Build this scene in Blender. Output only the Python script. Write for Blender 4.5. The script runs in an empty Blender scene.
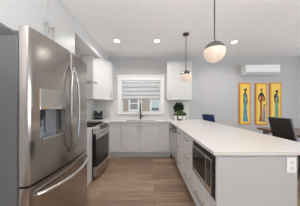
import bpy, bmesh, math, random
from mathutils import Vector, Matrix
random.seed(4)
SC = bpy.context.scene
COL = SC.collection

# ------------------------------------------------------------------ camera
CAM_Z = 1.262
cd = bpy.data.cameras.new('camera'); cam = bpy.data.objects.new('camera', cd); COL.objects.link(cam)
cam.location = (0, 0, CAM_Z); cam.rotation_euler = (math.radians(90), 0, 0)
cd.sensor_fit = 'HORIZONTAL'; cd.sensor_width = 36; cd.lens = 36*138/300
cd.shift_x = 1/300; cd.shift_y = 4/300; cd.clip_start = 0.02
SC.camera = cam
# ------------------------------------------------------------------ world, exposure
SC.view_settings.view_transform = 'Standard'; SC.view_settings.look = 'None'
SC.view_settings.gamma = 1; SC.view_settings.use_curve_mapping = False
SC.view_settings.exposure = 0.10
W = bpy.data.worlds.new('world'); SC.world = W; W.use_nodes = True
bg = W.node_tree.nodes['Background']; bg.inputs[0].default_value = (0.86, 0.93, 1.0, 1); bg.inputs[1].default_value = 0.55

def lamp(name, kind, loc, rot, energy, color, **kw):
    d = bpy.data.lights.new(name, kind); d.energy = energy; d.color = color
    for k, v in kw.items(): setattr(d, k, v)
    o = bpy.data.objects.new(name, d); COL.objects.link(o); o.location = loc; o.rotation_euler = rot
    return o
R = math.radians
# daylight through an unseen window behind the camera and the window of the right wall
lamp('daylight_behind', 'AREA', (0.48, -3.02, 1.45), (R(90), 0, 0), 1, (0.97, 0.98, 1.0), shape='RECTANGLE', size=3.8, size_y=2.1)
lamp('daylight_right', 'AREA', (5.32, 1.0, 1.45), (R(90), 0, R(90)), 85, (0.86, 0.93, 1.0), shape='RECTANGLE', size=3.4, size_y=1.7)

lamp('sun', 'SUN', (0, -6, 12), (R(32), 0, 0), 2.6, (1, .96, .9), angle=R(2))
# added fill lamp facing up, bounced off the ceiling behind the camera
lamp('bounce_fill', 'AREA', (0.2, -1.2, 1.35), (R(180), 0, 0), 165, (0.97, 0.985, 1.0), shape='DISK', size=1.0)

# ------------------------------------------------------------------ helpers
class MB:
    def __init__(s): s.bm = bmesh.new(); s.mi = 0
    def _geo(s, verts):
        for f in {f for v in verts for f in v.link_faces}: f.material_index = s.mi
    def box(s, x0, x1, y0, y1, z0, z1, bev=0.0, seg=1):
        r = bmesh.ops.create_cube(s.bm, size=1.0)
        vs = r['verts']
        for v in vs:
            v.co = Vector(((x0+x1)/2+v.co.x*(x1-x0), (y0+y1)/2+v.co.y*(y1-y0), (z0+z1)/2+v.co.z*(z1-z0)))
        s._geo(vs)
        if bev > 0:
            es = list({e for v in vs for e in v.link_edges})
            bmesh.ops.bevel(s.bm, geom=es, offset=bev, segments=seg, affect='EDGES', profile=0.5, clamp_overlap=True, material=-1)
        return s
    def cyl(s, p0, p1, r, seg=16, r2=None):
        p0 = Vector(p0); p1 = Vector(p1); d = p1-p0
        m = Matrix.Translation((p0+p1)/2) @ d.to_track_quat('Z', 'Y').to_matrix().to_4x4()
        g = bmesh.ops.create_cone(s.bm, cap_ends=True, segments=seg, radius1=r, radius2=r if r2 is None else r2, depth=d.length, matrix=m)
        s._geo(g['verts']); return s
    def sph(s, c, r, sx=1, sy=1, sz=1, u=20, v=12):
        m = Matrix.Translation(c) @ Matrix.Diagonal((sx, sy, sz, 1))
        g = bmesh.ops.create_uvsphere(s.bm, u_segments=u, v_segments=v, radius=r, matrix=m)
        s._geo(g['verts']); return s
    def tube(s, pts, r, seg=10, flat=1.0):
        pts = [Vector(p) for p in pts]; rings = []; n = len(pts)
        prev = None
        for i, p in enumerate(pts):
            t = (pts[min(i+1, n-1)]-pts[max(i-1, 0)]).normalized()
            if prev is None:
                a = Vector((0, 0, 1)) if abs(t.z) < .9 else Vector((1, 0, 0))
                nrm = (a-t*a.dot(t)).normalized()
            else: nrm = (prev-t*prev.dot(t)).normalized()
            prev = nrm; b = t.cross(nrm)
            rr = r[i] if isinstance(r, (list, tuple)) else r
            rings.append([s.bm.verts.new(p+(nrm*math.cos(2*math.pi*k/seg)*flat+b*math.sin(2*math.pi*k/seg))*rr) for k in range(seg)])
        fs = []
        for a, b in zip(rings, rings[1:]):
            for k in range(seg): fs.append(s.bm.faces.new((a[k], a[(k+1) % seg], b[(k+1) % seg], b[k])))
        fs.append(s.bm.faces.new(rings[0][::-1])); fs.append(s.bm.faces.new(rings[-1]))
        for f in fs: f.material_index = s.mi
        return s
    def lathe(s, prof, c, seg=28):
        rings = []
        for (r, z) in prof:
            if r < 1e-6: rings.append([s.bm.verts.new((c[0], c[1], c[2]+z))])
            else: rings.append([s.bm.verts.new((c[0]+r*math.cos(2*math.pi*k/seg), c[1]+r*math.sin(2*math.pi*k/seg), c[2]+z)) for k in range(seg)])
        for a, b in zip(rings, rings[1:]):
            for k in range(seg):
                q = [a[k % len(a)], a[(k+1) % len(a)], b[(k+1) % len(b)], b[k % len(b)]]
                q = list(dict.fromkeys(q))
                if len(q) >= 3: s.bm.faces.new(q).material_index = s.mi
        return s
    def prism(s, outl, a0, a1, axis='z'):
        def P(u, v, w):
            return {'z': (u, v, w), 'y': (u, w, v), 'x': (w, u, v)}[axis]
        lo = [s.bm.verts.new(P(u, v, a0)) for u, v in outl]; hi = [s.bm.verts.new(P(u, v, a1)) for u, v in outl]
        n = len(outl)
        fs = [s.bm.faces.new(lo), s.bm.faces.new(hi)]
        for k in range(n): fs.append(s.bm.faces.new((lo[k], lo[(k+1) % n], hi[(k+1) % n], hi[k])))
        for f in fs: f.material_index = s.mi
        return s
    def poly(s, pts):
        f = s.bm.faces.new([s.bm.verts.new(p) for p in pts]); f.material_index = s.mi; return s
    def build(s, name, mats, parent=None, smooth=35, normals=True, xf=None):
        if normals: bmesh.ops.recalc_face_normals(s.bm, faces=s.bm.faces[:])
        if xf is not None: s.bm.transform(xf)
        o_ = Vector((0, 0, 0))
        if parent is not None:
            o_ = wloc(parent); s.bm.transform(Matrix.Translation(-o_))
        else:
            lo = [min(v.co[i] for v in s.bm.verts) for i in range(3)]; hi = [max(v.co[i] for v in s.bm.verts) for i in range(3)]
            o_ = Vector(((lo[0]+hi[0])/2, (lo[1]+hi[1])/2, lo[2])); s.bm.transform(Matrix.Translation(-o_))
        me = bpy.data.meshes.new(name); s.bm.to_mesh(me); s.bm.free()
        if not isinstance(mats, (list, tuple)): mats = [mats]
        for m in mats: me.materials.append(m)
        if smooth:
            me.shade_smooth(); me.set_sharp_from_angle(angle=R(smooth))
        ob = bpy.data.objects.new(name, me); COL.objects.link(ob)
        if parent is not None: ob.parent = parent
        else: ob.location = o_
        return ob
def wloc(o):
    p = Vector(o.location)
    while o.parent: o = o.parent; p += Vector(o.location)
    return p
def tag(o, label, cat, group=None):
    o['label'] = label; o['category'] = cat
    if group: o['group'] = group
    return o
def thing(name, label, cat, loc, group=None):
    o = bpy.data.objects.new(name, None); COL.objects.link(o); o.location = loc; o.empty_display_size = .05
    return tag(o, label, cat, group)
def struct(mb, name, mat, parent=None):
    o = mb.build(name, mat, parent)
    if parent is None: o['kind'] = 'structure'
    return o
def B(*a, **k): return MB().box(*a, **k)

# ------------------------------------------------------------------ materials
def mat(name, col, rough=.5, metal=0, spec=.5, noise=0, nscale=8, bump=0, bscale=60, stretch=(1, 1, 1), emit=None, estr=0, aniso=0, coat=0):
    m = bpy.data.materials.new(name); m.use_nodes = True; nt = m.node_tree; b = nt.nodes['Principled BSDF']
    b.inputs['Base Color'].default_value = (*col, 1); b.inputs['Roughness'].default_value = rough
    b.inputs['Metallic'].default_value = metal; b.inputs['Specular IOR Level'].default_value = spec
    b.inputs['Coat Weight'].default_value = coat
    if aniso: b.inputs['Anisotropic'].default_value = aniso
    tc = nt.nodes.new('ShaderNodeTexCoord'); mp = nt.nodes.new('ShaderNodeMapping'); mp.inputs['Scale'].default_value = stretch
    nt.links.new(tc.outputs['Object'], mp.inputs['Vector'])
    n = nt.nodes.new('ShaderNodeTexNoise'); n.inputs['Scale'].default_value = nscale; n.inputs['Detail'].default_value = 4
    nt.links.new(mp.outputs[0], n.inputs['Vector'])
    rp = nt.nodes.new('ShaderNodeValToRGB'); k = max(noise, .01)
    rp.color_ramp.elements[0].position = .3; rp.color_ramp.elements[1].position = .7
    rp.color_ramp.elements[0].color = (*[c*(1-k) for c in col], 1); rp.color_ramp.elements[1].color = (*[min(1, c*(1+k)) for c in col], 1)
    nt.links.new(n.outputs['Fac'], rp.inputs['Fac']); nt.links.new(rp.outputs[0], b.inputs['Base Color'])
    if bump:
        n2 = nt.nodes.new('ShaderNodeTexNoise'); n2.inputs['Scale'].default_value = bscale; nt.links.new(mp.outputs[0], n2.inputs['Vector'])
        bp = nt.nodes.new('ShaderNodeBump'); bp.inputs['Strength'].default_value = bump; bp.inputs['Distance'].default_value = .01
        nt.links.new(n2.outputs['Fac'], bp.inputs['Height']); nt.links.new(bp.outputs[0], b.inputs['Normal'])
    if emit:
        b.inputs['Emission Color'].default_value = (*emit, 1); b.inputs['Emission Strength'].default_value = estr
    return m
M = {}
M['wall'] = mat('wall_paint', (.52, .515, .514), .85, noise=.015, nscale=3)
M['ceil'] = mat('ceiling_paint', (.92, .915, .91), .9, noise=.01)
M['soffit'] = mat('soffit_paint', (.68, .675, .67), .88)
M['endp'] = mat('light_grey_panel', (.50, .50, .503), .45, noise=.01)
M['cab'] = mat('white_cabinet_lacquer', (.635, .629, .622), .38, noise=.01)
M['base'] = mat('pale_grey_cabinet_lacquer', (.68, .672, .664), .40, noise=.01)
M['kick'] = mat('kick_board', (.56, .55, .54), .5)
M['trimw'] = mat('white_trim_paint', (.84, .835, .825), .45)
M['quartz'] = mat('quartz', (.69, .655, .625), .22, noise=.04, nscale=70)
M['steel'] = mat('brushed_steel', (.46, .425, .395), .20, 1, noise=.03, nscale=30, stretch=(6, 6, .4), bump=.012, bscale=120, aniso=.3)
M['steel_light'] = mat('satin_steel', (.68, .67, .65), .26, 1, noise=.03, nscale=40)
M['handle_steel'] = mat('handle_steel', (.36, .355, .345), .2, 1)
M['nickel'] = mat('brushed_nickel', (.42, .41, .395), .28, 1)
M['chrome'] = mat('polished_steel', (.74, .74, .73), .12, 1)
M['fside'] = mat('grey_enamel', (.145, .145, .149), .42, .35, noise=.05, nscale=300)
M['dark'] = mat('dark_plastic', (.02, .02, .021), .4)
M['blacktrim'] = mat('black_trim', (.008, .008, .0085), .35, spec=.2)
M['gasket'] = mat('rubber_gasket', (.03, .03, .032), .7)
M['blackglass'] = mat('black_glass', (.010, .010, .011), .08, spec=.32)
M['blackmetal'] = mat('matte_black_metal', (.018, .018, .019), .35)
M['iron'] = mat('cast_iron', (.02, .02, .02), .6, bump=.1)
M['bronze'] = mat('dark_bronze', (.09, .065, .045), .38, .8)
M['gunmetal'] = mat('smoked_chrome', (.24, .23, .22), .18, 1)
M['recess'] = mat('dispenser_grey', (.36, .38, .41), .3, .6)
M['panelgrey'] = mat('dispenser_panel', (.50, .48, .455), .35, .9)
M['plasticw'] = mat('white_plastic', (.85, .85, .84), .35)
M['greyplastic'] = mat('grey_plastic', (.55, .56, .57), .5)  # plain grey plastic for the louver, intake grille and indicator
M['keypad'] = mat('keypad_grey', (.10, .10, .10), .5)
M['shade'] = mat('shade_fabric', (.57, .58, .60), .8)
M['pot'] = mat('white_ceramic', (.86, .855, .84), .25)
M['potb'] = mat('brown_stoneware', (.10, .055, .04), .5)
M['soil'] = mat('soil', (.035, .025, .018), .95, bump=.4)
M['leafd'] = mat('dark_leaf', (.022, .045, .022), .5, noise=.5, nscale=30)
M['leafg'] = mat('fresh_leaf', (.10, .19, .045), .5, noise=.35, nscale=30)
M['leafm'] = mat('mid_leaf', (.05, .10, .035), .5, noise=.4, nscale=30)
M['brownfab'] = mat('brown_leather', (.026, .019, .017), .5, bump=.1, noise=.12, nscale=40)
M['greyfab'] = mat('blue_grey_piping', (.22, .25, .29), .6)
M['navy'] = mat('navy_fabric', (.007, .024, .105), .7, noise=.2, nscale=40)
M['navyd'] = mat('navy_fabric_edge', (.008, .012, .035), .7)
M['twood'] = mat('dark_walnut', (.19, .125, .085), .4, noise=.3, nscale=5, stretch=(8, 1, 8))
M['mslat'] = mat('blind_slat', (.82, .83, .84), .55)
M['rail'] = mat('blind_rail', (.50, .40, .33), .5)
M['siding'] = mat('beige_siding', (.58, .51, .44), .8, noise=.04)
M['extw'] = mat('exterior_white', (.85, .85, .85), .6)
M['extgrey'] = mat('exterior_grey_pane', (.30, .32, .35), .15)
M['extteal'] = mat('exterior_teal_pane', (.55, .68, .70), .3)
M['extdark'] = mat('exterior_dark', (.13, .16, .18), .4)
M['ground'] = mat('ground', (.35, .34, .32), .9, noise=.15)
M['hinge'] = mat('hinge_cover', (.10, .10, .10), .5)
M['lampw'] = mat('led_diffuser', (1, 1, 1), .5, emit=(1, .97, .92), estr=9)
M['opal'] = mat('opal_glass', (.40, .37, .34), .3, emit=(1.0, .74, .54), estr=.46)

def floor_mat():
    m = bpy.data.materials.new('oak_plank_floor'); m.use_nodes = True; nt = m.node_tree; b = nt.nodes['Principled BSDF']
    tc = nt.nodes.new('ShaderNodeTexCoord')
    br = nt.nodes.new('ShaderNodeTexBrick'); br.offset = .37; br.offset_frequency = 2
    br.inputs['Scale'].default_value = 1; br.inputs['Brick Width'].default_value = 1.25; br.inputs['Row Height'].default_value = .185
    br.inputs['Mortar Size'].default_value = .0022; br.inputs['Mortar Smooth'].default_value = .2; br.inputs['Bias'].default_value = 0
    br.inputs['Color1'].default_value = (.195, .123, .077, 1); br.inputs['Color2'].default_value = (.385, .262, .18, 1); br.inputs['Mortar'].default_value = (.12, .075, .05, 1)
    nt.links.new(tc.outputs['Object'], br.inputs['Vector'])
    mp = nt.nodes.new('ShaderNodeMapping'); mp.inputs['Scale'].default_value = (1.2, 16, 1)
    nt.links.new(tc.outputs['Object'], mp.inputs['Vector'])
    n = nt.nodes.new('ShaderNodeTexNoise'); n.inputs['Scale'].default_value = 2.2; n.inputs['Detail'].default_value = 8; n.inputs['Roughness'].default_value = .65
    nt.links.new(mp.outputs[0], n.inputs['Vector'])
    rp = nt.nodes.new('ShaderNodeValToRGB'); rp.color_ramp.elements[0].position = .3; rp.color_ramp.elements[1].position = .72
    rp.color_ramp.elements[0].color = (.55, .53, .51, 1); rp.color_ramp.elements[1].color = (1.18, 1.18, 1.18, 1)
    nt.links.new(n.outputs['Fac'], rp.inputs['Fac'])
    mx = nt.nodes.new('ShaderNodeMix'); mx.data_type = 'RGBA'; mx.blend_type = 'MULTIPLY'; mx.inputs['Factor'].default_value = 1
    nt.links.new(br.outputs['Color'], mx.inputs['A']); nt.links.new(rp.outputs[0], mx.inputs['B'])
    nt.links.new(mx.outputs['Result'], b.inputs['Base Color']); b.inputs['Roughness'].default_value = .42
    return m
M['floor'] = floor_mat()
def tile_mat():
    m = bpy.data.materials.new('backsplash_tile'); m.use_nodes = True; nt = m.node_tree; b = nt.nodes['Principled BSDF']
    tc = nt.nodes.new('ShaderNodeTexCoord'); sp = nt.nodes.new('ShaderNodeSeparateXYZ'); cb = nt.nodes.new('ShaderNodeCombineXYZ'); ad = nt.nodes.new('ShaderNodeMath')
    nt.links.new(tc.outputs['Object'], sp.inputs[0]); nt.links.new(sp.outputs['X'], ad.inputs[0]); nt.links.new(sp.outputs['Y'], ad.inputs[1])
    nt.links.new(ad.outputs[0], cb.inputs['X']); nt.links.new(sp.outputs['Z'], cb.inputs['Y'])
    br = nt.nodes.new('ShaderNodeTexBrick'); br.inputs['Scale'].default_value = 1; br.inputs['Brick Width'].default_value = .06; br.inputs['Row Height'].default_value = .03
    br.inputs['Mortar Size'].default_value = .002; br.inputs['Color1'].default_value = (.76, .75, .735, 1); br.inputs['Color2'].default_value = (.70, .69, .675, 1); br.inputs['Mortar'].default_value = (.60, .59, .58, 1)
    nt.links.new(cb.outputs[0], br.inputs['Vector']); nt.links.new(br.outputs['Color'], b.inputs['Base Color'])
    b.inputs['Roughness'].default_value = .22
    bp = nt.nodes.new('ShaderNodeBump'); bp.inputs['Strength'].default_value = .25; bp.inputs['Distance'].default_value = .002
    nt.links.new(br.outputs['Fac'], bp.inputs['Height']); bp.invert = True; nt.links.new(bp.outputs[0], b.inputs['Normal'])
    return m
M['tile'] = tile_mat()
def glass_mat():
    m = bpy.data.materials.new('window_glass'); m.use_nodes = True; nt = m.node_tree; nt.nodes.remove(nt.nodes['Principled BSDF'])
    out = nt.nodes['Material Output']; t = nt.nodes.new('ShaderNodeBsdfTransparent'); g = nt.nodes.new('ShaderNodeBsdfGlossy'); g.inputs['Roughness'].default_value = .02
    fr = nt.nodes.new('ShaderNodeFresnel'); fr.inputs['IOR'].default_value = 1.45; mx = nt.nodes.new('ShaderNodeMixShader')
    nt.links.new(fr.outputs[0], mx.inputs[0]); nt.links.new(t.outputs[0], mx.inputs[1]); nt.links.new(g.outputs[0], mx.inputs[2]); nt.links.new(mx.outputs[0], out.inputs['Surface'])
    return m
M['glass'] = glass_mat()
def siding_mat():
    m = M['siding']; nt = m.node_tree; b = nt.nodes['Principled BSDF']
    tc = nt.nodes.new('ShaderNodeTexCoord'); w = nt.nodes.new('ShaderNodeTexWave'); w.wave_type = 'BANDS'; w.bands_direction = 'Z'; w.wave_profile = 'SAW'; w.inputs['Scale'].default_value = 2.6
    nt.links.new(tc.outputs['Object'], w.inputs['Vector']); bp = nt.nodes.new('ShaderNodeBump'); bp.inputs['Strength'].default_value = .9; bp.inputs['Distance'].default_value = .04
    nt.links.new(w.outputs['Fac'], bp.inputs['Height']); nt.links.new(bp.outputs[0], b.inputs['Normal'])
siding_mat()
def canvas_mat():
    m = bpy.data.materials.new('painted_canvas'); m.use_nodes = True; nt = m.node_tree; b = nt.nodes['Principled BSDF']
    tc = nt.nodes.new('ShaderNodeTexCoord'); sp = nt.nodes.new('ShaderNodeSeparateXYZ'); nt.links.new(tc.outputs['Generated'], sp.inputs[0])
    def edge(sock, k):
        s = nt.nodes.new('ShaderNodeMath'); s.operation = 'SUBTRACT'; nt.links.new(sock, s.inputs[0]); s.inputs[1].default_value = .5
        a = nt.nodes.new('ShaderNodeMath'); a.operation = 'ABSOLUTE'; nt.links.new(s.outputs[0], a.inputs[0])
        mr = nt.nodes.new('ShaderNodeMapRange'); nt.links.new(a.outputs[0], mr.inputs['Value']); mr.inputs['From Min'].default_value = k; mr.inputs['From Max'].default_value = .5
        return mr.outputs[0]
    mxm = nt.nodes.new('ShaderNodeMath'); mxm.operation = 'MAXIMUM'; nt.links.new(edge(sp.outputs['X'], .30), mxm.inputs[0]); nt.links.new(edge(sp.outputs['Z'], .45), mxm.inputs[1])
    n = nt.nodes.new('ShaderNodeTexNoise'); n.inputs['Scale'].default_value = 9; nt.links.new(tc.outputs['Object'], n.inputs['Vector'])
    ad = nt.nodes.new('ShaderNodeMath'); ad.operation = 'MULTIPLY_ADD'; nt.links.new(n.outputs['Fac'], ad.inputs[0]); ad.inputs[1].default_value = .30; nt.links.new(mxm.outputs[0], ad.inputs[2])
    rp = nt.nodes.new('ShaderNodeValToRGB'); e = rp.color_ramp.elements
    e[0].position = .22; e[0].color = (.90, .62, .12, 1); e[1].position = 1.2 if False else 1.0; e[1].color = (.66, .24, .02, 1)
    k = e.new(.55); k.color = (.86, .48, .04, 1)
    nt.links.new(ad.outputs[0], rp.inputs['Fac']); nt.links.new(rp.outputs[0], b.inputs['Base Color']); b.inputs['Roughness'].default_value = .7
    return m
M['canvas'] = canvas_mat()
for nm, c in dict(pblack=(.03, .022, .025), pteal=(.10, .30, .36), pblue=(.10, .25, .42), pred=(.42, .06, .03), prust=(.45, .14, .05), pgreen=(.24, .36, .16), pmaroon=(.13, .03, .03), pskin=(.10, .04, .025)).items():
    M[nm] = mat('paint_'+nm[1:], c, .7, noise=.25, nscale=25)

# ------------------------------------------------------------------ room shell
XL, XR, YB, YF, ZC = -1.61, 5.2, 4.06, -2.9, 2.74
WX0, WX1, WZ0, WZ1 = -.80, .33, 1.10, 2.04         # kitchen window opening
T = .15
struct(B(XL-T, XR+T, YF-T, YB+T, -.1, 0), 'floor', M['floor'])
struct(B(XL-T, XR+T, YF-T, YB+T, ZC, ZC+.1), 'ceiling', M['ceil'])
struct(B(XL-T, XL, YF-T, YB+T, 0, ZC), 'wall_left', M['wall'])
wb = MB(); wb.box(XL, WX0, YB, YB+T, 0, ZC).box(WX1, XR, YB, YB+T, 0, ZC).box(WX0, WX1, YB, YB+T, 0, WZ0).box(WX0, WX1, YB, YB+T, WZ1, ZC)
struct(wb, 'wall_back', M['wall'])
wr = MB(); wr.box(XR, XR+T, YF-T, -.75, 0, ZC).box(XR, XR+T, 2.75, YB+T, 0, ZC).box(XR, XR+T, -.75, 2.75, 0, .55).box(XR, XR+T, -.75, 2.75, 2.35, ZC)
struct(wr, 'wall_right', M['wall'])
wf = MB(); wf.box(XL, -1.45, YF-T, YF, 0, ZC).box(2.42, XR, YF-T, YF, 0, ZC).box(-1.45, 2.42, YF-T, YF, 2.5, ZC).box(-1.45, 2.42, YF-T, YF, 0, .36)
struct(wf, 'wall_front', M['wall'])
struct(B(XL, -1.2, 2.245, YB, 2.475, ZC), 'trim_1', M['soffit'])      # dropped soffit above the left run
struct(B(1.2, XR, YB-.015, YB, 0, .10, bev=.003), 'baseboard_back', M['trimw'])
struct(B(XL+.0, XL+.008, 1.76, YB-.008, .912, 1.79), 'trim_2', M['tile'])   # tiled backsplash, left wall
bs = MB(); bs.box(XL+.008, WX0-.12, YB-.008, YB, .912, 1.46).box(WX1+.12, 1.17, YB-.008, YB, .912, 1.46).box(WX0-.12, WX1+.12, YB-.008, YB, .912, 1.05)
struct(bs, 'trim_3', M['tile'])

# kitchen window: casing, header, sill, sashes, glass
w1 = MB(); cw = .115
w1.box(WX0-cw, WX0, YB-.022, YB, WZ0-.05, WZ1, bev=.003).box(WX1, WX1+cw, YB-.022, YB, WZ0-.05, WZ1, bev=.003)
w1.box(WX0-cw-.01, WX1+cw+.01, YB-.026, YB, WZ1, WZ1+.12, bev=.003).box(WX0-cw-.035, WX1+cw+.035, YB-.045, YB, WZ1+.12, WZ1+.155, bev=.006)
win = struct(w1, 'window_1', M['trimw'])
struct(B(WX0-cw, WX1+cw, YB-.05, YB+T, WZ0-.05, WZ0, bev=.005), 'window_sill', M['trimw'], win)
fr = MB(); f = .03
fr.box(WX0, WX0+f, YB+.05, YB+.12, WZ0, WZ1).box(WX1-f, WX1, YB+.05, YB+.12, WZ0, WZ1).box(WX0+f, WX1-f, YB+.05, YB+.12, WZ0, WZ0+f).box(WX0+f, WX1-f, YB+.05, YB+.12, WZ1-f, WZ1)
fr.box(-.255, -.215, YB+.05, YB+.12, WZ0+f, WZ1-f)
struct(fr, 'window_frame', M['plasticw'], win)
struct(MB().box(WX0+f, -.255, YB+.08, YB+.086, WZ0+f, WZ1-f).box(-.215, WX1-f, YB+.08, YB+.086, WZ0+f, WZ1-f), 'window_pane', M['glass'], win)
# blind
bl = thing('window_shade', 'white folded fabric shade half lowered in the kitchen window above the sink', 'window shade', ((WX0+WX1)/2, YB+.03, 1.5))
B(WX0+.01, WX1-.01, YB+.005, YB+.045, WZ1-.05, WZ1-.004, bev=.004).build('head_rail', M['plasticw'], bl)
sl = MB(); nf = 4; zt_, zb_ = WZ1-.05, 1.515
hf = (zt_-zb_)/nf
for i in range(nf):                                    # four soft overlapping folds of fabric
    z1_ = zt_-i*hf; z0_ = z1_-hf-(.012 if i < nf-1 else 0)
    sl.prism([(YB+.040, z1_), (YB+.043, z1_), (YB+.012, z0_), (YB+.004, z0_), (YB+.006, z0_+.02)], WX0+.012, WX1-.012, 'x')
sl.build('fabric_folds', M['shade'], bl)
B(WX0+.012, WX1-.012, YB+.008, YB+.042, 1.492, 1.517, bev=.004).build('bottom_rail', M['rail'], bl)
for x in (WX0+.2, -.235, WX1-.2): MB().cyl((x, YB+.005, 1.51), (x, YB+.005, WZ1-.05), .002, 6).build('lift_cord', M['plasticw'], bl)

# windows of the room out of view; rear one placed to light the drawers
def bigwin(name, horizontal):
    m = MB(); t = .06
    if horizontal:
        a0, a1, z0, z1, y0, y1 = -1.45, 2.42, .36, 2.5, YF-.1, YF-.04
        m.box(a0, a0+t, y0, y1, z0, z1).box(a1-t, a1, y0, y1, z0, z1).box(a0+t, a1-t, y0, y1, z0, z0+t).box(a0+t, a1-t, y0, y1, z1-t, z1).box(.455, .515, y0, y1, z0+t, z1-t)
    else:
        a0, a1, z0, z1, x0, x1 = -.75, 2.75, .55, 2.35, XR+.03, XR+.09
        m.box(x0, x1, a0, a0+t, z0, z1).box(x0, x1, a1-t, a1, z0, z1).box(x0, x1, a0+t, a1-t, z0, z0+t).box(x0, x1, a0+t, a1-t, z1-t, z1).box(x0, x1, .97, 1.03, z0+t, z1-t)
    return struct(m, name, M['trimw'])
bigwin('window_2', True); bigwin('window_3', False)

# ------------------------------------------------------------------ outside
struct(B(-14, 14, 4.4, 22, -.75, -.65), 'ground', M['ground'])
hs = thing('house', 'beige sided neighbouring house seen through the kitchen window', 'house', (0, 11.5, -.65))
B(-6, 6, 11, 15, -.65, 5.5).build('siding_wall', M['siding'], hs)
def hwin(x0, x1, z0, z1, pane, kind):
    m = MB(); t = .13
    m.box(x0, x0+t, 10.93, 11, z0, z1).box(x1-t, x1, 10.93, 11, z0, z1).box(x0+t, x1-t, 10.93, 11, z0, z0+t).box(x0+t, x1-t, 10.93, 11, z1-t, z1)
    if kind == 0: m.box(x0+t, x1-t, 10.93, 11, 1.50, 1.58)
    o = m.build('house_window', M['extw'], hs)
    B(x0+t, x1-t, 10.975, 11, z0+t, z1-t).build('window_pane', M[pane], o)
    if kind == 1: B(x0+t+.02, x1-t-.02, 10.94, 10.974, z0+.20, z0+.40).build('dark_sash', M['extdark'], o)
hwin(-1.62, -.76, .93, 2.3, 'extgrey', 0)
hwin(.07, .92, .80, 2.3, 'extteal', 1)

# ------------------------------------------------------------------ cabinet building
def bx(mb, facing, plane, a0, a1, o0, o1, z0, z1, bev=0):
    """box in front coordinates: a along the front, o outwards from the plane"""
    if facing == '-y': mb.box(a0, a1, plane-o1, plane-o0, z0, z1, bev=bev)
    elif facing == '+x': mb.box(plane+o0, plane+o1, a0, a1, z0, z1, bev=bev)
    else: mb.box(plane-o1, plane-o0, a0, a1, z0, z1, bev=bev)
    return mb
def pt(facing, plane, a, o, z):
    return {'-y': (a, plane-o, z), '+x': (plane+o, a, z), '-x': (plane-o, a, z)}[facing]
def pull(facing, plane, a, z, L, vertical, parent, r=.0065):
    m = MB(); P = lambda da, o, dz: pt(facing, plane, a+da, o, z+dz)
    h = L/2
    if vertical:
        m.cyl(P(0, .033, -h), P(0, .033, h), r, 12); ends = [(0, -h*.8), (0, h*.8)]
    else:
        m.cyl(P(-h, .033, 0), P(h, .033, 0), r, 12); ends = [(-h*.8, 0), (h*.8, 0)]
    for da, dz in ends: m.cyl(P(da, 0, dz), P(da, .033, dz), r*.85, 10)
    return m.build('handle', M['nickel'], parent)
def slab(facing, plane, a0, a1, z0, z1, parent, m, name='door', shaker=0, g=.0038):
    mb = MB(); a0 += g; a1 -= g; z0 += g; z1 -= g
    if not shaker: bx(mb, facing, plane, a0, a1, 0, .019, z0, z1, .0015)
    else:
        s = shaker
        bx(mb, facing, plane, a0+s, a1-s, 0, .012, z0+s, z1-s)
        bx(mb, facing, plane, a0, a0+s, 0, .019, z0, z1, .0012); bx(mb, facing, plane, a1-s, a1, 0, .019, z0, z1, .0012)
        bx(mb, facing, plane, a0+s, a1-s, 0, .019, z0, z0+s); bx(mb, facing, plane, a0+s, a1-s, 0, .019, z1-s, z1)
    return mb.build(name, m, parent)

# base cabinets under the window
YP = 3.44                                              # carcass front plane
def base_back(label, x0, x1, doors, extra=None, open_top=False):
    t = thing('base_cabinet', label, 'cabinet', ((x0+x1)/2, YB, 0))
    m = MB()
    if open_top: m.box(x0, x0+.018, YP, YB-.02, .135, .882).box(x1-.018, x1, YP, YB-.02, .135, .882).box(x0+.018, x1-.018, YP, YB-.02, .135, .153).box(x0+.018, x1-.018, YP, YP+.018, .153, .66)
    else: m.box(x0, x1, YP, YB-.02, .135, .882)
    if extra: extra(m)
    m.build('carcass', M['base'], t)
    B(x0, x1, YP+.05, YP+.065, 0, .135).build('toe_kick', M['kick'], t)
    for (a0, a1, hx) in doors:
        d = slab('-y', YP, a0, a1, .138, .878, t, M['base'])
        if hx is not None: pull('-y', YP-.019, hx, .725, .20, True, d)
    return t
base_back('pale grey corner base cabinet between the range and the sink doors', -.985, -.675, [(-.985, -.675, None)],
          lambda m: m.box(XL+.02, -.985, 3.14, YB-.02, .0, .882))
base_back('pale grey double door sink base cabinet under the kitchen window', -.673, .232, [(-.673, -.222, -.285), (-.219, .232, -.175)], None, True)
base_back('pale grey plain base cabinet between sink doors and the dishwasher corner', .234, .545, [(.234, .508, None)],)

# peninsula: faces the aisle (-x)
XP = .555
def pen(name, label, y0, y1, top=.882, depth=.60, z0=.135):
    t = thing(name, label, 'cabinet', (XP+.3, (y0+y1)/2, 0))
    B(XP, XP+depth, y0, y1, z0, top).build('carcass', M['base'], t)
    B(XP+.05, XP+.065, y0, y1, 0, z0).build('toe_kick', M['kick'], t)
    return t
def bank(label, y0, y1):
    t = pen('drawer_cabinet', label, y0, y1)
    for z0, z1 in ((.138, .405), (.408, .690), (.693, .878)):
        d = slab('-x', XP, y0, y1, z0, z1, t, M['base'], 'drawer')
        pull('-x', XP-.019, (y0+y1)/2, (z0+z1)/2+.02, .155, False, d, .0055)
    return t
bank('white three drawer peninsula cabinet next to the built-in microwave', 1.705, 2.165)
bank('white three drawer peninsula cabinet next to the stainless dishwasher', 2.167, 2.665)
t = pen('corner_cabinet', 'narrow white corner cabinet with one tall pull beyond the dishwasher', 3.272, 3.438)
d = slab('-x', XP, 3.272, 3.42, .138, .878, t, M['base']); pull('-x', XP-.019, 3.315, .74, .2, True, d)
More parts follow.
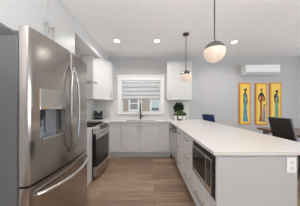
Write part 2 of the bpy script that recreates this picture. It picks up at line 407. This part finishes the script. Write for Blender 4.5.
# dishwasher
dw = thing('dishwasher', 'stainless steel dishwasher at the far end of the peninsula', 'dishwasher', (XP+.3, 2.97, 0))
B(XP+.01, XP+.58, 2.672, 3.266, .12, .872).build('tub', M['fside'], dw)
dd = B(XP-.022, XP+.008, 2.672, 3.266, .125, .872, bev=.004).build('door', M['steel_light'], dw)
B(XP-.0235, XP-.0215, 2.674, 3.264, .80, .868).build('control_strip', M['dark'], dd)
m = MB(); m.cyl((XP-.062, 2.73, .765), (XP-.062, 3.21, .765), .011, 14)
for y in (2.78, 3.16): m.cyl((XP-.062, y, .765), (XP-.02, y, .765), .009, 10)
m.build('handle', M['blackmetal'], dd)
B(XP+.05, XP+.065, 2.672, 3.266, 0, .12).build('toe_kick', M['dark'], dw)
# microwave cabinet, open niche above a drawer
mc = thing('microwave_cabinet', 'white peninsula cabinet with a niche for the microwave and one wide drawer', 'cabinet', (XP+.3, 1.405, 0))
m = MB(); m.box(XP, XP+.6, 1.112, 1.703, .135, .490).box(XP, XP+.6, 1.112, 1.126, .490, .882).box(XP, XP+.6, 1.689, 1.703, .490, .882).box(XP+.5, XP+.6, 1.126, 1.689, .490, .882).box(XP, XP+.5, 1.126, 1.689, .868, .882)
m.build('carcass', M['base'], mc)
B(XP+.05, XP+.065, 1.112, 1.703, 0, .135).build('toe_kick', M['kick'], mc)
d = slab('-x', XP, 1.112, 1.703, .138, .486, mc, M['base'], 'drawer'); pull('-x', XP-.019, 1.43, .325, .24, False, d)
# microwave
mw = thing('microwave', 'black and stainless built-in microwave in the peninsula front', 'microwave', (XP+.2, 1.405, .492))
B(XP+.005, XP+.42, 1.135, 1.68, .492, .862).build('housing', M['dark'], mw)
m = MB(); y0, y1, z0, z1, t = 1.118, 1.697, .494, .866, .046
m.box(XP-.012, XP+.004, y0, y0+t, z0, z1).box(XP-.012, XP+.004, y1-t*.5, y1, z0, z1).box(XP-.012, XP+.004, y0+t, y1-t*.5, z0, z0+.012).box(XP-.012, XP+.004, y0+t, y1-t*.5, z1-.05, z1)
m.build('trim_kit', M['blacktrim'], mw)
yd0 = 1.166
m = MB(); m.box(XP-.030, XP-.013, yd0, 1.682, .508, .55, bev=.002).box(XP-.030, XP-.013, yd0, 1.682, .79, .815, bev=.002).box(XP-.030, XP-.013, 1.655, 1.682, .55, .79).box(XP-.030, XP-.013, yd0, yd0+.125, .55, .79)
dr = m.build('door', M['steel_light'], mw)
B(XP-.026, XP-.014, yd0+.125, 1.655, .55, .79).build('door_glass', M['blackglass'], dr)
B(XP-.0315, XP-.0295, yd0+.018, yd0+.105, .565, .80, bev=.0005).build('control_panel', M['blackglass'], dr)
B(XP-.0335, XP-.0315, yd0+.028, yd0+.095, .745, .78).build('display', M['dark'], dr)
kp = MB()
for i in range(4):
    for j in range(3): kp.box(XP-.0335, XP-.0315, yd0+.03+j*.023, yd0+.046+j*.023, .59+i*.033, .608+i*.033)
kp.build('keypad', M['keypad'], dr)
m = MB(); m.box(XP-.032, XP-.03, 1.30, 1.62, .80, .812); m.build('vent', M['dark'], dr)
# peninsula end panel, dining side panel
tag(B(XP-.022, XP+.62, 1.092, 1.110, 0, .882, bev=.001).build('end_panel', M['endp']), 'flat light grey end panel of the peninsula under the near counter edge', 'panel')
tag(B(XP+.602, XP+.62, 1.112, YB-.016, 0, .882).build('back_panel', M['base']), 'white panel closing the dining side of the peninsula', 'panel')
# outlet
ol = thing('outlet', 'white duplex outlet on the right of the light grey end panel', 'outlet', (1.124, 1.092, .74))
ox, oz = 1.124, .803
B(ox-.036, ox+.036, 1.086, 1.092, oz-.0605, oz+.0605, bev=.002).build('cover_plate', M['plasticw'], ol)
for dz in (-.022, .022):
    rc = B(ox-.017, ox+.017, 1.0845, 1.086, oz+dz-.0145, oz+dz+.0145).build('receptacle', M['plasticw'], ol)
    MB().box(ox-.008, ox-.005, 1.0838, 1.0845, oz+dz-.004, oz+dz+.007).box(ox+.005, ox+.008, 1.0838, 1.0845, oz+dz-.004, oz+dz+.007).cyl((ox, 1.0838, oz+dz-.009), (ox, 1.0845, oz+dz-.009), .0025, 8).build('slot', M['dark'], rc)

# ------------------------------------------------------------------ countertops
CT0, CT1 = .884, .912
SX0, SX1, SY0, SY1 = -.585, .145, 3.475, 3.865
ct = MB()
ct.box(XL+.009, -.96, 3.14, 3.40, CT0, CT1)
ct.box(XL+.009, SX0, 3.40, YB-.009, CT0, CT1).box(SX0, SX1, 3.40, SY0, CT0, CT1).box(SX0, SX1, SY1, YB-.009, CT0, CT1).box(SX1, .508, 3.40, YB-.009, CT0, CT1)
ct.box(.508, 1.49, 1.078, YB-.009, CT0, CT1)
bmesh.ops.remove_doubles(ct.bm, verts=ct.bm.verts[:], dist=.0002)
tag(ct.build('countertop', M['quartz']), 'long white quartz worktop running under the window and along the peninsula', 'countertop')
tag(B(XL+.009, -.960, 1.775, 2.362, CT0, CT1, bev=.002).build('countertop', M['quartz']), 'short white worktop between the refrigerator and the range', 'countertop')
sk = thing('sink', 'undermount stainless sink basin set in the worktop below the window', 'sink', (-.22, 3.67, .69))
m = MB(); w = .006
m.box(SX0, SX0+w, SY0, SY1, .69, .8836).box(SX1-w, SX1, SY0, SY1, .69, .8836).box(SX0+w, SX1-w, SY0, SY0+w, .69, .8836).box(SX0+w, SX1-w, SY1-w, SY1, .69, .8836).box(SX0+w, SX1-w, SY0+w, SY1-w, .69, .696)
m.build('basin', M['steel_light'], sk)
MB().cyl((-.22, 3.70, .696), (-.22, 3.70, .701), .045, 24).build('drain', M['chrome'], sk)
fc = thing('faucet', 'matte black gooseneck faucet behind the sink', 'faucet', (-.243, 3.95, .912))
fx, fy = -.243, 3.945
MB().cyl((fx, fy, .912), (fx, fy, .922), .030, 24).cyl((fx, fy, .922), (fx, fy, 1.06), .023, 20).build('base', M['blackmetal'], fc)
pts = [(fx, fy, 1.06), (fx, fy, 1.22)]+[(fx, fy-.09+.09*math.cos(a), 1.26+.105*math.sin(a)) for a in [math.pi*i/10 for i in range(11)]]+[(fx, fy-.18, 1.2)]
MB().tube(pts, .0145, 12).build('spout', M['blackmetal'], fc)
MB().cyl((fx, fy-.18, 1.2), (fx, fy-.18, 1.10), .018, 16).build('spray_head', M['blackmetal'], fc)
MB().cyl((fx+.02, fy, 1.0), (fx+.06, fy, 1.0), .014, 14).tube([(fx+.06, fy, 1.0), (fx+.085, fy, 1.005), (fx+.105, fy, 1.03)], .008, 8).build('lever', M['blackmetal'], fc)

# ------------------------------------------------------------------ upper cabinets
UZ0, UZ1 = 1.452, 2.475
def upper_back(label, x0, x1, dx0, dx1, hx, shape):
    t = thing('upper_cabinet', label, 'cabinet', ((x0+x1)/2, YB, UZ0))
    B(x0, x1, YB-.33, YB-.001, UZ0, UZ1-.03).build('carcass', M['cab'], t)
    B(x0-.008, x1+.008, YB-.365, YB-.001, UZ1-.03, UZ1, bev=.004).build('top_moulding', M['cab'], t)
    d = slab('-y', YB-.33, dx0, dx1, UZ0, UZ1-.033, t, M['cab'], shaker=.045)
    pull('-y', YB-.349, hx, UZ0+.15, .14, True, d)
    return t
# diagonal corner cabinet left of the window
dc = thing('upper_cabinet', 'white diagonal corner upper cabinet left of the window', 'cabinet', (-1.4, 3.8, UZ0))
A_, B_ = (-1.355, 3.285), (-1.03, 3.76)
plan = [(XL+.009, A_[1]), A_, B_, (B_[0], YB-.009), (XL+.009, YB-.009)]
MB().prism(plan, UZ0, UZ1-.002).build('carcass', M['cab'], dc)
ang = math.atan2(B_[1]-A_[1], B_[0]-A_[0]); Ld = math.hypot(B_[0]-A_[0], B_[1]-A_[1])
XF = Matrix.Translation((A_[0], A_[1], 0)) @ Matrix.Rotation(ang, 4, 'Z')      # local x along the face, outward is -y
sh = .05; m = MB(); z0, z1, a0, a1 = UZ0+.002, UZ1-.035, .012, Ld-.012
m.box(a0+sh, a1-sh, -.013, -.001, z0+sh, z1-sh).box(a0, a0+sh, -.020, -.001, z0, z1, bev=.001).box(a1-sh, a1, -.020, -.001, z0, z1, bev=.001).box(a0+sh, a1-sh, -.020, -.001, z0, z0+sh).box(a0+sh, a1-sh, -.020, -.001, z1-sh, z1)
dd_ = m.build('door', M['cab'], dc, xf=XF)
m = MB(); hx = a1-.028; m.cyl((hx, -.053, UZ0+.08), (hx, -.053, UZ0+.22), .0055, 12)
for z in (UZ0+.095, UZ0+.205): m.cyl((hx, -.020, z), (hx, -.053, z), .0047, 10)
m.build('handle', M['nickel'], dd_, xf=XF)
B(0, Ld, -.030, -.001, UZ1-.033, UZ1-.003, bev=.004).build('top_moulding', M['cab'], dc, xf=XF)
upper_back('white upper cabinet right of the window behind the far pendant', .487, 1.16, .487, 1.16, .555, 1)
def upper_left(label, y0, y1, z0, z1, front, top_fill, parts, hz, hl=.2):
    t = thing('upper_cabinet', label, 'cabinet', (XL, (y0+y1)/2, z0))
    B(XL+.009, front-.02, y0, y1, z0, z1).build('carcass', M['cab'], t)
    if top_fill: B(XL+.009, front, y0, y1, z1+.0005, top_fill-.001).build('crown_filler', M['cab'], t)
    for a0, a1, hy in parts:
        d = slab('+x', front-.02, a0, a1, z0, z1, t, M['cab'])
        pull('+x', front-.001, hy, hz, hl, True, d, .009)
    return t
upper_left('large white upper cabinet above the refrigerator with two tall pulls', 1.04, 2.24, 1.94, 2.655, -1.2, ZC, [(1.04, 1.64, 1.59), (1.64, 2.24, 1.69)], 2.12, .26)
# hood
hd = thing('range_hood', 'slim stainless range hood on the left wall over the range', 'range hood', (XL, 2.75, 1.74))
MB().prism([(XL+.009, 1.775), (-1.17, 1.775), (-1.145, 1.780), (-1.145, 1.797), (-1.28, 1.813), (XL+.009, 1.813)], 2.372, 3.08, 'y').build('canopy', M['steel_light'], hd)
for y in (2.41, 2.745): B(-1.53, -1.24, y, y+.30, 1.770, 1.7748).build('filter', M['nickel'], hd)
MB().box(-1.1455, -1.142, 2.90, 3.0, 1.783, 1.794).build('switch_panel', M['dark'], hd)
B(XL+.009, -1.44, 2.62, 2.88, 1.8135, 2.474).build('chimney', M['steel_light'], hd)
# base cabinet between refrigerator and range
nb = thing('base_cabinet', 'narrow white base cabinet between the refrigerator and the range', 'cabinet', (XL, 2.07, 0))
B(XL+.009, -.992, 1.79, 2.362, .0, .882).build('carcass', M['base'], nb)
d = slab('+x', -.992, 1.79, 2.362, .0, .882, nb, M['base']); pull('+x', -.973, 1.85, .74, .2, True, d)

# ------------------------------------------------------------------ refrigerator
RY0, RY1 = .882, 1.735; RC = (RY0+RY1)/2
rf = thing('refrigerator', 'large stainless french door refrigerator with water dispenser on the left', 'refrigerator', (-1.2, RC, 0))
def fx_(y): return -.738-.036*((y-RC)/.43)**2
B(-1.585, -.848, RY0+.006, RY1-.006, .03, 1.725, bev=.004).build('body', M['fside'], rf)
B(-.848, -.832, RY0+.02, RY1-.02, .06, 1.72).build('gasket', M['gasket'], rf)
def door_outline(y0, y1, back=-.832, rnd=.012, off=0, round0=True, round1=True):
    n = 16; o = []
    for i in range(n+1):
        y = y0+(y1-y0)*i/n; x = fx_(y)+off
        if i == 0 and round0: o += [(x-rnd, y), (x-rnd*.3, y+rnd*.3), (x, y+rnd)]
        elif i == n and round1: o += [(x, y-rnd), (x-rnd*.3, y-rnd*.3), (x-rnd, y)]
        elif (y-y0 > rnd*1.2 or not round0) and (y1-y > rnd*1.2 or not round1): o.append((x, y))
    o += [(back, y1), (back, y0)]
    return o
DZ0, DZ1 = .752, 1.782
HY0, HY1, HZ0, HZ1 = .965, 1.222, 1.035, 1.262
m = MB()
m.prism(door_outline(RY0, RC-.003), DZ0, HZ0).prism(door_outline(RY0, RC-.003), HZ1, DZ1)
m.prism(door_outline(RY0, HY0, round1=False), HZ0, HZ1).prism(door_outline(HY1, RC-.003, round0=False), HZ0, HZ1)
ld = m.build('door', M['steel'], rf, smooth=40)
rd = MB().prism(door_outline(RC+.003, RY1), DZ0, DZ1).build('door', M['steel'], rf, smooth=40)
fz = MB().prism(door_outline(RY0, RY1), .075, .738).build('freezer_drawer', M['steel'], rf, smooth=40)
B(-.90, -.845, RY0+.02, RY1-.02, .0, .07).build('foot_grille', M['dark'], rf)
for y in (RY0+.02, RY1-.09):
    B(-.90, -.79, y, y+.07, 1.726, 1.765, bev=.006).build('hinge_cover', M['hinge'], rf)
# dispenser
m = MB(); bk = -.830
m.box(bk, bk+.006, HY0, HY1, HZ0, HZ1)
rc_ = m.build('dispenser_recess', M['recess'], ld)
MB().prism(door_outline(HY0-.004, HY1+.004, off=.0012, rnd=.002), HZ1+.002, 1.392).build('dispenser_panel', M['panelgrey'], ld)
MB().prism(door_outline(HY0-.002, HY1+.002, off=.004, rnd=.003), HZ1-.016, HZ1+.0015).build('dispenser_lip', M['chrome'], ld)
MB().prism(door_outline(HY0, HY1, off=.006, rnd=.004), HZ0-.006, HZ0+.008).build('drip_tray', M['chrome'], ld)
m = MB(); m.box(-.815, -.785, HY0+.03, HY0+.085, HZ1-.075, HZ1-.018, bev=.004).cyl((-.795, HY0+.058, HZ1-.075), (-.795, HY0+.058, HZ1-.095), .009, 12).box(-.824, -.812, HY0+.035, HY0+.08, HZ1-.15, HZ1-.075, bev=.003)
m.build('dispenser_spout', M['dark'], ld)
B(-.824, -.806, HY0+.12, HY0+.21, HZ0+.02, HZ1-.02, bev=.006).build('dispenser_paddle', M['recess'], ld)
# handles
def bow(y0, side, z0, z1):
    pts = []; n = 18
    for i in range(n+1):
        s = i/n; k = math.sin(math.pi*s)
        pts.append((fx_(y0)+.008+.032*min(1, 3*k), y0+side*.048*k, z0+(z1-z0)*s))
    return pts
MB().tube(bow(RC-.022, -1, .85, 1.64), .0105, 12, 1.0).build('handle', M['handle_steel'], ld)
MB().tube(bow(RC+.022, 1, .85, 1.64), .0105, 12, 1.0).build('handle', M['handle_steel'], rd)
pts = []
for i in range(21):
    s = i/20; k = math.sin(math.pi*s); y = RY0+.045+(RY1-RY0-.09)*s
    pts.append((fx_(y)+.012+.050*k**.6, y, .672-.02*k))
MB().tube(pts, .014, 12).build('handle', M['chrome'], fz)

# ------------------------------------------------------------------ range
GY0, GY1 = 2.368, 3.134
rg = thing('range', 'stainless slide-in range with black oven door left of the aisle', 'range', (-1.25, 2.75, 0))
B(XL+.012, -.958, GY0, GY1, .03, .905).build('body', M['dark'], rg)
B(XL+.012, -.968, GY0, GY1, .905, .918, bev=.003).build('cooktop', M['blackglass'], rg)
for (gy0, gy1) in ((2.40, 2.74), (2.76, 3.10)):
    m = MB()
    for y in (gy0, (gy0+gy1)/2-.006, gy1-.012): m.box(-1.55, -1.05, y, y+.012, .930, .942)
    for x in (-1.55, -1.306, -1.062): m.box(x, x+.012, gy0, gy1, .930, .942)
    for x in (-1.545, -1.06):
        for y in (gy0+.004, gy1-.012): m.box(x, x+.008, y, y+.008, .918, .930)
    m.build('grate', M['iron'], rg)
    for x in (-1.42, -1.18): MB().cyl((x, (gy0+gy1)/2, .918), (x, (gy0+gy1)/2, .929), .042, 20).build('burner', M['iron'], rg)
cp = MB().prism([(-.975, .919), (-.955, .921), (-.893, .826), (-.893, .795), (-.958, .795), (-.958, .905), (-.968, .905), (-.968, .918)], GY0, GY1, 'y').build('control_panel', M['steel_light'], rg)
ax, az = (-.955, .921), (-.893, .826); nx, nz = .837, .547
def ctrl(mb, y0, y1, s0, s1, o0, o1):
    P = lambda s, o: (ax[0]+(az[0]-ax[0])*s+nx*o, ax[1]+(az[1]-ax[1])*s+nz*o)
    return mb.prism([P(s0, o0), P(s0, o1), P(s1, o1), P(s1, o0)], y0, y1, 'y')
ctrl(MB(), 2.62, 3.10, .12, .88, 0.0003, .003).build('display', M['blackglass'], cp)
for y in (2.43, 2.53):
    c = Vector((ax[0]+(az[0]-ax[0])*.5, y, ax[1]+(az[1]-ax[1])*.5)); n = Vector((nx, 0, nz))
    MB().cyl(c+n*.0003, c+n*.028, .022, 20).build('knob', M['steel_light'], cp)
od = B(-.956, -.912, GY0+.004, GY1-.004, .235, .79, bev=.004).build('oven_door', M['blackglass'], rg)
MB().box(-.9125, -.908, GY0+.004, GY1-.004, .70, .79, bev=.001).build('door_rail', M['steel_light'], od)
m = MB(); pts = []
for i in range(15):
    s = i/14; k = math.sin(math.pi*s); pts.append((-.880+.022*k, GY0+.03+(GY1-GY0-.06)*s, .745))
m.tube(pts, .012, 12)
for y in (GY0+.06, GY1-.06): m.cyl((-.91, y, .745), (-.876, y, .745), .009, 10)
m.build('handle', M['chrome'], od)
o = [( -.905+.035*math.sin(math.pi*i/14), GY0+.004+(GY1-GY0-.008)*i/14) for i in range(15)]
MB().prism(o+[(-.956, GY1-.004), (-.956, GY0+.004)], .045, .228).build('storage_drawer', M['steel'], rg)
MB().prism([(x+.008, y) for x, y in o]+[(x-.004, y) for x, y in o[::-1]], .19, .222).build('drawer_lip', M['chrome'], rg)
B(XL+.05, -.98, GY0+.02, GY1-.02, 0, .03).build('plinth', M['dark'], rg)

# ------------------------------------------------------------------ lights
def pendant(x, y, gz, label):
    t = thing('pendant_light', label, 'pendant light', (x, y, gz-.115), 'pendant lights over the peninsula')
    MB().lathe([(0, ZC), (.062, ZC), (.064, ZC-.012), (.058, ZC-.022), (.015, ZC-.028), (0, ZC-.028)], (x, y, 0)).build('canopy', M['bronze'], t)
    MB().cyl((x, y, gz+.115), (x, y, ZC-.026), .0065, 10).build('rod', M['blackmetal'], t)
    r = .115; a0 = R(15)
    prof = [(0, gz+r+.035), (.013, gz+r+.035), (.014, gz+r+.006), (.022, gz+r+.002)]+[(( r+.002)*math.cos(a), gz+(r+.002)*math.sin(a)) for a in [R(80-5*i) for i in range(13)] if a >= a0]
    prof += [((r+.002)*math.cos(a0), gz+(r+.002)*math.sin(a0)), ((r-.004)*math.cos(a0), gz+(r+.002)*math.sin(a0))]
    MB().lathe(prof, (x, y, 0), 32).build('cap', M['gunmetal'], t)
    prof = [(r*math.cos(a), gz+r*math.sin(a)) for a in [R(14-104*i/16) for i in range(16)]]+[(0, gz-r)]
    MB().lathe([(0, gz+r*math.sin(R(14)))]+prof, (x, y, 0), 32).build('globe', M['opal'], t)
    return t
pendant(.745, 1.57, 1.888, 'near dome-capped globe pendant hanging above the peninsula, its stem leaving the picture top')
pendant(.748, 2.79, 1.883, 'far smaller looking globe pendant with its round ceiling canopy in view')
def can(x, y, label):
    t = thing('recessed_light', label, 'ceiling light', (x, y, ZC), 'recessed ceiling lights')
    MB().lathe([(.062, -.001), (.075, -.001), (.078, -.006), (.060, -.009), (.058, -.004)], (x, y, ZC)).build('trim_ring', M['plasticw'], t)
    MB().cyl((x, y, ZC-.0005), (x, y, ZC-.0045), .057, 24).build('diffuser', M['lampw'], t)
    l = lamp('led', 'AREA', (x, y, ZC-.012), (0, 0, 0), 9, (1, .97, .93), shape='DISK', size=.11)
    l.data.spread = R(150); l.parent = t; l.location = (0, 0, -.012)
can(-.715, 3.08, 'recessed round ceiling light nearest the soffit, left of the trio')
can(.178, 3.08, 'recessed round ceiling light in the middle, above the sink side of the aisle')
can(1.93, 3.13, 'recessed round ceiling light beyond the near pendant, toward the dining wall')

# ------------------------------------------------------------------ plants on the counter
def leafball(c, rx, rz, n, size, mat_, parent, seed):
    random.seed(seed); m = MB()
    for i in range(n):
        th = random.uniform(0, 2*math.pi); ph = math.acos(random.uniform(-.7, 1)); rr = random.uniform(.55, 1)
        p = Vector((c[0]+rx*rr*math.sin(ph)*math.cos(th), c[1]+rx*rr*math.sin(ph)*math.sin(th), c[2]+rz*rr*math.cos(ph)))
        d = (p-Vector(c)+Vector((0, 0, .02))).normalized(); s = d.cross(Vector((random.uniform(-1, 1), random.uniform(-1, 1), .3))).normalized(); k = size*random.uniform(.7, 1.2)
        up = d.cross(s)*.25*k
        m.poly([p-d*k*.5, p-s*k*.3+up*.5, p+d*k*.2-s*k*.28+up, p+d*k*.7, p+d*k*.2+s*k*.28+up, p+s*k*.3+up*.5])
    for i in range(7):
        a = i*.9; m.tube([(c[0], c[1], c[2]-rz*1.0), (c[0]+rx*.3*math.cos(a), c[1]+rx*.3*math.sin(a), c[2]-rz*.3), (c[0]+rx*.6*math.cos(a), c[1]+rx*.6*math.sin(a), c[2]+rz*.2)], .002, 5)
    return m.build('foliage', mat_, parent, smooth=0, normals=False)
def plant(x, y, r, h, potmat, label, foliage, band=None):
    z = CT1
    t = thing('potted_plant', label, 'plant', (x, y, z), 'potted plants on the counter corner')
    MB().lathe([(0, z), (r*.78, z), (r*.82, z+.004), (r, z+h), (r*.9, z+h), (r*.86, z+h-.014), (0, z+h-.014)], (x, y, 0), 28).build('pot', potmat, t)
    if band: MB().lathe([(r*.79, z+.001), (r*.835, z+.001), (r*.90, z+h*.35), (r*.86, z+h*.35)], (x, y, 0), 28).build('pot_base', band, t)
    MB().cyl((x, y, z+h-.0135), (x, y, z+h-.009), r*.85, 20).build('soil', M['soil'], t)
    for k, (dz, rx, rz, n, s, mt) in enumerate(foliage): leafball((x, y, z+h+dz), rx, rz, n, s, mt, t, hash((round(x*100), k)) % 1000)
plant(.708, 3.66, .048, .12, M['pot'], 'small trailing plant in a white pot, leftmost on the counter', [(.02, .06, .03, 34, .05, M['leafg'])])
plant(.813, 3.61, .048, .12, M['pot'], 'bright green plant in a white pot with brown base, front of the cluster', [(.06, .072, .075, 90, .06, M['leafg'])], M['potb'])
plant(.815, 3.80, .055, .16, M['potb'], 'tall dark leafy plant rising behind the other counter plants', [(.165, .115, .13, 240, .08, M['leafd'])])
plant(.917, 3.69, .046, .12, M['pot'], 'small dark green plant in a white pot, right of the cluster', [(.035, .06, .045, 70, .05, M['leafm'])])
# black caddy in the left corner
cdx, cdy = -1.435, 3.93
c = thing('counter_caddy', 'black caddy with two flared upright ends in the left counter corner', 'caddy', (cdx, cdy, CT1))
B(cdx-.105, cdx+.105, cdy-.05, cdy+.05, CT1, CT1+.05, bev=.006).build('base', M['blackmetal'], c)
B(cdx-.095, cdx+.095, cdy-.045, cdy+.045, CT1+.0505, CT1+.10, bev=.004).build('rack', M['fside'], c)
MB().prism([(cdx-.10, CT1+.1005), (cdx-.005, CT1+.1005), (cdx-.005, CT1+.165), (cdx-.05, CT1+.20), (cdx-.105, CT1+.245)], cdy-.045, cdy+.045, 'y').build('holder', M['blackmetal'], c)
MB().prism([(cdx+.10, CT1+.1005), (cdx+.005, CT1+.1005), (cdx+.005, CT1+.165), (cdx+.05, CT1+.20), (cdx+.105, CT1+.245)], cdy-.045, cdy+.045, 'y').build('holder', M['blackmetal'], c)

# ------------------------------------------------------------------ air conditioner
ac = thing('air_conditioner', 'white wall mounted split air conditioner above the three paintings', 'air conditioner', (3.18, YB, 2.17))
AX0, AX1, AZ0, AZ1 = 2.70, 3.66, 2.165, 2.452
sec = [(YB-.001, AZ0+.02), (YB-.001, AZ1), (YB-.185, AZ1), (YB-.205, AZ1-.02), (YB-.208, AZ0+.075), (YB-.16, AZ0+.02), (YB-.11, AZ0)]
MB().prism([(y, z) for y, z in sec], AX0, AX1, 'x').build('housing', M['plasticw'], ac)
B(AX0+.004, AX1-.004, YB-.216, YB-.2085, AZ0+.082, AZ1-.012, bev=.003).build('front_panel', M['plasticw'], ac)
MB().prism([(YB-.209, AZ0+.068), (YB-.214, AZ0+.060), (YB-.168, AZ0+.006), (YB-.163, AZ0+.014)], AX0+.05, AX1-.05, 'x').build('louver', M['greyplastic'], ac)
MB().box(AX0+.03, AX1-.03, YB-.17, YB-.03, AZ1+.0005, AZ1+.006).build('intake_grille', M['greyplastic'], ac)
B(AX1-.12, AX1-.07, YB-.2175, YB-.216, AZ1-.075, AZ1-.06).build('indicator', M['greyplastic'], ac)

# ------------------------------------------------------------------ paintings
PY = YB-.03
def painting(x0, x1, z0, z1, label, shapes):
    t = thing('painting', label, 'painting', ((x0+x1)/2, YB-.001, z0), 'tall figure paintings on the dining wall')
    B(x0, x1, PY, YB-.001, z0, z1, bev=.002).build('canvas', M['canvas'], t)
    m = MB(); names = []; k = 0
    for mt, pts in shapes:
        if mt not in names: names.append(mt)
        m.mi = names.index(mt); k += 1
        o = -.0006-.00035*k
        m.poly([(x0+(x1-x0)*u, PY+o, z0+(z1-z0)*v) for u, v in pts])
    m.build('painted_figure', [M[n] for n in names], t, smooth=0)
def ell(cu, cv, ru, rv, n=12): return [(cu+ru*math.cos(2*math.pi*i/n), cv+rv*math.sin(2*math.pi*i/n)) for i in range(n)]
zb, zt = .752, 1.965
painting(2.64, 2.968, zb, zt, 'leftmost tall orange painting of a standing figure in a blue dress', [
    ('pteal', [(.32, .07), (.78, .07), (.70, .25), (.66, .42), (.66, .58), (.40, .58), (.38, .40), (.34, .22)]),
    ('pblue', [(.34, .07), (.48, .07), (.50, .45), (.44, .58), (.40, .58), (.38, .40)]),
    ('pblack', [(.34, .60), (.36, .72), (.46, .76), (.58, .76), (.70, .70), (.74, .56), (.66, .46), (.62, .52), (.66, .60), (.62, .68), (.44, .68), (.42, .58), (.50, .50), (.44, .46), (.36, .52)]),
    ('pteal', [(.42, .52), (.62, .52), (.60, .70), (.54, .74), (.46, .70)]),
    ('pskin', ell(.52, .775, .075, .026)), ('pblack', [(.36, .845), (.40, .865), (.50, .85), (.60, .868), (.68, .845), (.60, .815), (.58, .79), (.46, .79), (.46, .815)])])
painting(3.115, 3.450, zb-.01, zt-.005, 'middle tall orange painting of a figure in red skirt with a child in blue', [
    ('prust', [(.30, .08), (.62, .08), (.58, .25), (.56, .45), (.60, .62), (.40, .62), (.42, .45), (.40, .25)]),
    ('pmaroon', [(.30, .08), (.42, .08), (.46, .40), (.44, .62), (.38, .62), (.40, .30)]),
    ('pblue', [(.62, .07), (.84, .07), (.82, .25), (.78, .42), (.66, .42), (.66, .25)]), ('pskin', ell(.74, .455, .07, .025)), ('pblack', ell(.74, .48, .06, .014)),
    ('pblack', [(.18, .62), (.24, .70), (.38, .77), (.62, .77), (.78, .68), (.80, .58), (.70, .56), (.68, .66), (.60, .70), (.60, .60), (.42, .60), (.42, .70), (.32, .66), (.30, .60), (.42, .55), (.38, .53)]),
    ('pred', [(.44, .60), (.66, .56), (.64, .66), (.50, .70)]),
    ('pskin', ell(.50, .81, .07, .026)), ('pred', [(.42, .825), (.40, .86), (.50, .875), (.60, .86), (.58, .825)])])
painting(3.538, 3.875, zb+.01, zt+.012, 'rightmost tall orange painting of a figure in green dress behind the brown chair', [
    ('pgreen', [(.34, .07), (.80, .07), (.74, .25), (.72, .40), (.66, .55), (.44, .55), (.42, .40), (.40, .25)]),
    ('pteal', [(.56, .07), (.61, .07), (.62, .45), (.60, .55), (.52, .45)]),
    ('pblack', [(.36, .56), (.32, .66), (.38, .72), (.56, .74), (.72, .66), (.74, .52), (.64, .48), (.62, .60), (.50, .64), (.44, .60), (.52, .54), (.44, .50)]),
    ('pteal', [(.50, .55), (.66, .55), (.64, .68), (.54, .70)]),
    ('pskin', ell(.58, .745, .075, .026)), ('pblack', [(.40, .79), (.50, .815), (.72, .81), (.70, .78), (.62, .76), (.52, .765)])])

# ------------------------------------------------------------------ dining table and chairs
dt = thing('dining_table', 'brown wooden dining table behind the peninsula under the paintings', 'table', (3.17, 2.55, 0))
TX0, TX1, TY0, TY1 = 2.72, 3.62, 1.60, 3.48
B(TX0, TX1, TY0, TY1, .70, .75, bev=.004).build('tabletop', M['twood'], dt)
for x in (TX0+.08, TX1-.15):
    for y in (TY0+.08, TY1-.15): B(x, x+.07, y, y+.07, 0, .70, bev=.004).build('leg', M['twood'], dt)
for y in (TY0+.10, TY1-.12): B(TX0+.15, TX1-.15, y, y+.02, .62, .70).build('apron', M['twood'], dt)
def chair(loc, yaw, label, fab, edge, W=.43, top=1.066, tilt=R(14)):
    """faces local +x; local origin at the foot of the backrest"""
    t = thing('dining_chair', label, 'chair', loc)
    L = Vector(loc); t.rotation_euler = (0, 0, yaw)
    def P(mb, name, m, par=t):
        o = mb.build(name, m); o.parent = par; return o
    h = W/2
    def fix(mb, name, m, xf=None, par=None):
        bmesh.ops.recalc_face_normals(mb.bm, faces=mb.bm.faces[:])
        if xf is not None: mb.bm.transform(xf)
        me = bpy.data.meshes.new(name); mb.bm.to_mesh(me); mb.bm.free(); me.materials.append(m); me.shade_smooth(); me.set_sharp_from_angle(angle=R(40))
        o = bpy.data.objects.new(name, me); COL.objects.link(o); o.parent = par or t; return o
    zs = .47; Lb = (top-zs)/math.cos(tilt)
    X = Matrix.Translation((0, 0, zs)) @ Matrix.Rotation(-tilt, 4, 'Y')
    b = fix(B(-.03, .0, -h, h, .0, Lb, bev=.010, seg=2), 'backrest', fab, X)
    fix(B(.001, .025, -h, h, .0, Lb, bev=.010, seg=2), 'back_cushion', edge, X, b)
    fix(B(.03, .48, -h, h, .40, .47, bev=.02, seg=2), 'seat', fab)
    for sy in (-1, 1):
        fix(MB().cyl((.44, sy*(h-.03), 0), (.42, sy*(h-.03), .40), .013, 10, .018), 'leg', M['blackmetal'])
        fix(MB().cyl((-.02, sy*(h-.03), 0), (.06, sy*(h-.03), .40), .013, 10, .018), 'leg', M['blackmetal'])
    return t
chair((2.55, 2.545, 0), 0, 'dark brown chair with tilted high back standing at the dining table', M['brownfab'], M['greyfab'])
chair((1.695, 3.71, 0), R(21), 'navy blue chair showing its back over the far end of the counter', M['navy'], M['navyd'], W=.37, top=1.065)
